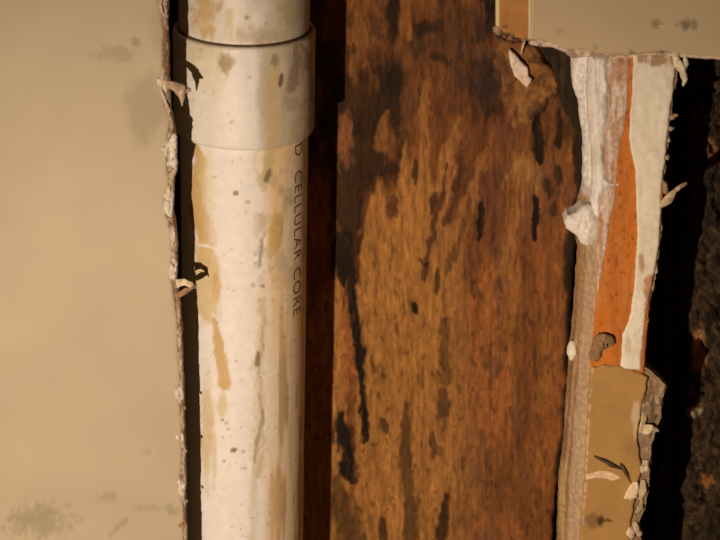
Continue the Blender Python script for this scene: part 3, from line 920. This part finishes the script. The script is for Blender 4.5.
# upper tan paint
def tan_r(x, y):
    c = np.tile(A(207, 170, 126), (len(x), 1))
    for (bx, by, rx, ry, k) in [(657, 24, 6, 4, .55), (686, 24, 8, 5, .75), (560, 30, 4, 3, .2), (632, 54, 3, 4, .6), (595, 47, 2, 4, .3)]:
        c = mix(c, A(110, 92, 62), blob(x, y, bx, by, rx, ry, .5, .6, .2, 470) * k)
    c = mix(c, A(236, 204, 160), blob(x, y, 661, 26, 3, 1.5, .5, .4, .2, 471) * .6)
    return c * (0.97 + .06 * fbm(x * .012, y * .012, 472, 3))[:, None]


tan_b = rag([(530.5, -260), (530.5, -30), (530, 39), (545, 41), (558, 45), (566, 50), (572, 50), (585, 49), (597, 53), (606, 54), (616, 55), (634, 55), (646, 53), (662, 51), (676, 53),
             (690, 55), (720, 57), (800, 60), (980, 66)], .7, 2, 475)
relief('paint_layer', tan_b + [(980, -260)], -0.0004, M_TAN, wall_right, step=2.0, drop=0.0008, edge=2.0, cfun=tan_r, back=0.003,
       label='tan painted face above the peeled strip')
# pale torn rim under the paint
relief('torn_paper_edge', rag([(529, 40), (545, 39), (560, 43), (570, 49), (590, 47), (610, 51), (640, 53), (660, 51), (690, 53), (720, 55), (760, 57)], .3, 3, 476)
       + rag([(760, 60), (720, 60), (700, 58), (676, 58), (655, 60), (635, 58), (612, 60), (600, 58), (586, 57), (572, 58), (562, 51), (552, 47), (540, 46), (529, 44)], .8, 2, 477),
       0.0003, M_TORN, wall_right, step=1.0, drop=0.002, edge=2.0, back=0.006,
       cfun=lambda x, y: mix(np.tile(A(206, 166, 136, .75), (len(x), 1)), A(140, 104, 74, .75), sstep(.5, .65, fbm(x * .15, y * .15, 478, 3)) * .7))


# kraft paper bared left of the tan paint
def kraft_c(x, y):
    c = np.tile(A(200, 130, 66, 1.0), (len(x), 1))
    c = mix(c, A(172, 108, 54), sstep(.5, .7, fbm(x * .08, y * .05, 480, 4)) * .4)
    c = mix(c, A(240, 200, 140, .85), 1 - sstep(1.0, 2.4, np.abs(x - 497.5)))
    return mix(c, A(236, 200, 150, .85), 1 - sstep(.5, 1.6, np.abs(x - 529.5)))


relief('kraft_paper', [(495.5, -260), (495.5, 24), (497, 28)] + rag([(499, 28), (505, 33), (512, 34), (517, 38), (523, 41), (527, 38), (532, 41)], 1.0, 2, 482) + [(532, -260)],
       0.0008, M_KRAFT, wall_right, step=1.3, drop=0.0006, edge=1.5, cfun=kraft_c, back=0.002, label='bare brown paper of the drywall')
for i, (x, y, rx, ry, c) in enumerate([(498, 31, 4, 3.5, (206, 158, 120)), (504, 35, 3, 3.5, (150, 98, 66)), (511, 37, 3.5, 3, (176, 120, 80)), (505, 27, 2.5, 2, (180, 120, 84)),
                                       (516, 40, 3, 2.5, (130, 82, 50)), (500, 37, 2.5, 2, (96, 62, 44))]):
    lump('paper_crumb', x, y, 0.002, rx * 1.2, ry, .0015, A(*[q * .86 for q in c]), wall_right, seed=490 + i, sub=3, rough=.7)


# lower tan block
def tan_low(x, y):
    c = np.tile(A(168, 119, 63, .80), (len(x), 1))
    c = c * (0.93 + .14 * fbm(x * .08, y * .08, 500, 4))[:, None]
    c = mix(c, A(214, 168, 124, .8), sstep(3, 0, np.abs(x - np.interp(y, [365, 430, 480, 540], [591, 587, 585, 581]) - 1)) * .6 * sstep(.4, .6, fbm(x * .2, y * .15, 501, 3)))
    c = mix(c, A(120, 78, 44, .8), blob(x, y, 590, 522, 8, 8, .4, .5, .1, 502) * .75)
    c = mix(c, A(60, 38, 22, .8), blob(x, y, 601, 520, 3, 5, .4, .5, .2, 503) * .9)
    c = mix(c, A(70, 44, 26, .8), stroke(x, y, [(602, 521), (607, 520), (612, 521)], 1.4, .5, .4, .2, 504, (1, .5)) * .8)
    c = mix(c, A(204, 162, 118, .8), blob(x, y, 636, 420, 4, 22, .4, .5, .1, 505) * .8)
    c = mix(c, A(140, 92, 54, .8), blob(x, y, 634, 450, 8, 10, .5, .5, .1, 506) * .4)
    return c


LT = [(587, 420), (588, 400), (590, 380), (591, 366), (597, 367), (604, 364), (612, 366), (622, 366), (633, 371), (641, 373), (648, 377)]
LT2 = [(648, 377), (646, 390), (642, 402), (640, 420), (637, 438), (640, 452), (641, 470), (637, 488), (634, 505), (631, 520), (630, 540), (628, 660), (626, 800)]
relief('lower_paint_layer', rag(LT, .6, 2, 511) + rag(LT2, 1.0, 2, 512)[1:] + [(570, 800)] + [(576, 660), (580, 540), (584, 480), (587, 420)], -0.0006, M_TAN, wall_right, step=1.2,
       drop=0.0010, edge=2.0, cfun=tan_low, back=0.003, label='tan painted block below the orange paint')


# grey-brown backing and crumbs on the broken right edge
def rim_c(x, y):
    c = np.tile(A(132, 98, 62, .8), (len(x), 1))
    c = mix(c, A(176, 140, 104, .75), sstep(.45, .62, fbm(x * .12, y * .10, 520, 4)) * .8)
    return mix(c, A(70, 50, 32, .75), sstep(.55, .68, fbm(x * .15, y * .12, 521, 4)) * .7)


RIM = [(642, 368), (652, 372), (660, 380), (668, 386), (663, 396), (664, 404), (661, 416), (656, 424), (655, 432), (651, 446), (652, 462), (648, 480), (647, 498), (644, 512), (636, 524),
       (641, 534), (643, 545), (638, 660)]
relief('broken_edge', rag(RIM, 1.2, 2, 522) + [(624, 660), (627, 540), (631, 505), (636, 470), (634, 440), (638, 400), (640, 372)], 0.003, M_TORN, wall_right, step=1.0, drop=0.004, edge=4,
       hfun=lambda x, y: .004 * (fbm(x * .12, y * .10, 523, 4) - .4), cfun=rim_c, back=0.006)
PALE = A(214, 180, 138, .85)
strip('paper_flap', [(640, 433, .001), (646, 430, -.002), (652, 428, -.003), (659, 431, .001)], [3, 4.5, 3, 1], .0006, M_TORN, wall_right, PALE, None, 531)
strip('paper_flap', [(645, 412, .001), (643, 424, -.002), (640, 434, .0)], [2, 3.5, 2], .0006, M_TORN, wall_right, A(196, 156, 112, .85), None, 532)
strip('paper_flap', [(646, 460, .001), (645, 468, -.003), (640, 472, .0)], [3, 4.5, 2], .0006, M_TORN, wall_right, PALE, None, 533)
strip('paper_flap', [(643, 480, .001), (643, 490, -.002), (640, 500, .001)], [2, 3.5, 2.5], .0006, M_TORN, wall_right, A(196, 160, 118, .85), None, 534)
strip('paper_flap', [(642, 500, .001), (640, 508, -.002), (636, 514, .001)], [2, 3.0, 1.5], .0006, M_TORN, wall_right, A(176, 140, 100, .85), None, 535)
strip('paper_flap', [(634, 522, .001), (637, 530, -.002), (641, 536, .001)], [3, 3.5, 2.0], .0006, M_TORN, wall_right, A(200, 160, 120, .85), None, 536)
strip('paper_flap', [(628, 540, .001), (632, 530, -.003), (634, 526, .0)], [4, 4.0, 2.0], .0006, M_TORN, wall_right, A(220, 176, 138, .85), None, 537)
strip('paper_flap', [(660, 206, .001), (668, 200, -.001), (674, 192, -.003), (680, 187, -.002), (687, 183, .002)], [3, 4, 2.4, 2.2, 1.0], .0007, M_TORN, wall_right,
      A(190, 152, 112, .85), 'curl of torn paper sticking out over the dark gap', 538)
strip('paper_flap', [(661, 178, .001), (665, 184, -.002), (666, 194, -.001)], [1.5, 3, 3], .0007, M_TORN, wall_right, A(140, 108, 76, .75), None, 539)
strip('paper_flap', [(675, 52, .000), (677, 62, -.003), (682, 70, -.003), (685, 80, .000), (683, 86, .002)], [2.5, 4, 4, 2.5, 1.0], .0007, M_TORN, wall_right,
      A(222, 188, 150, .75), 'curl of torn paper under the tan paint', 540)
strip('paper_flap', [(685, 56, .000), (686, 64, -.002), (684, 72, .0)], [2, 2.4, 1.2], .0007, M_TORN, wall_right, A(236, 204, 166, .75), None, 541)
for i, (x, y, rx, ry) in enumerate([(672, 117, 4, 3), (676, 115, 2.4, 1.6), (670, 128, 4, 2.5), (668, 140, 3, 2.5), (667, 157, 2.5, 3), (656, 270, 2, 5), (653, 286, 2, 6), (646, 318, 3, 6)]):
    lump('plaster_crumb', x, y, .003, rx, ry, .0018, A(180, 146, 108, .85), wall_right, seed=550 + i, sub=2)
# white scrape and chip on the tan block, splinter and lifted paint chip
relief('scraped_patch', rag([(585, 474), (592, 473), (600, 470), (608, 471), (616, 474), (621, 478), (614, 481), (606, 479), (596, 478), (586, 480), (585, 474)], .6, 2, 561)[:-1], -0.0011,
       M_TORN, wall_right, step=.8, drop=.0006, edge=1.2, back=.001, cfun=lambda x, y: np.tile(A(226, 176, 130, .8), (len(x), 1)))
relief('plaster_chip', rag([(630, 486), (634, 482), (638, 482), (639, 490), (637, 498), (631, 500), (624, 499), (626, 493), (630, 486)], .4, 2, 562)[:-1], -0.0022,
       M_TORN, wall_right, step=.8, drop=.001, edge=1.5, back=.003, cfun=lambda x, y: np.tile(A(236, 190, 144, .85), (len(x), 1)))
strip('splinter', [(594, 456, -.0012), (604, 461, -.003), (613, 466, -.003), (622, 469, -.0015)], [1.0, 1.8, 1.8, 1.2], .001, M_KRAFT, wall_right, A(84, 56, 36, .8), 'dark splinter stuck in the paint', 563)
strip('splinter', [(621, 464, -.002), (624, 470, -.003), (628, 477, -.002), (631, 483, -.0012)], [1.2, 1.7, 1.4, .7], .001, M_KRAFT, wall_right, A(96, 62, 40, .8), None, 564)
strip('paint_chip', [(594, 361, .0008), (596, 350, -.0015), (602, 341, -.003), (609, 341, -.0035), (612, 346, -.002)], [4.5, 7.5, 8, 7, 4], .0006, M_TORN, wall_right, A(150, 106, 66, .85),
      'lifted brown paint chip', 565)

# ================================================================== DARK TIMBER BEYOND THE STRIP


def rot_c(x, y):
    n = fbm(x * .10, y * .05, 600, 4); m = fbm(x * .25, y * .22, 601, 4)
    c = np.tile(A(62, 42, 24), (len(x), 1))
    c = mix(c, A(34, 22, 13), sstep(.4, .6, n) * .8)
    c = mix(c, A(96, 66, 36), sstep(.58, .74, m) * .6)
    c = mix(c, A(176, 112, 62), blob(x, y, 699, 352, 7, 20, .4, .5, .1, 602) * .9)
    c = mix(c, A(176, 112, 62), blob(x, y, 712, 152, 6, 14, .5, .5, .1, 603) * .6)
    c = mix(c, A(196, 160, 120), blob(x, y, 694, 411, 6, 5, .3, .4, .2, 604) * .95)
    c = mix(c, A(170, 104, 50), blob(x, y, 707, 480, 5, 6, .4, .5, .2, 605) * .85)
    return c


relief('rough_timber', rag([(650, -120), (664, 0), (668, 120), (676, 220), (674, 320), (672, 420), (668, 540), (660, 700)], 3, 4, 610) + [(980, 700), (980, -120)], 0.075, M_ROT, None,
       step=2.0, drop=0.02, edge=26, hfun=lambda x, y: 0.016 * (fbm(x * .05, y * .035, 611, 4) - .5) + .006 * (fbm(x * .2, y * .12, 612, 3) - .5), cfun=rot_c, back=0.05,
       label='dark rotten timber in shadow at the right edge', cat='timber')
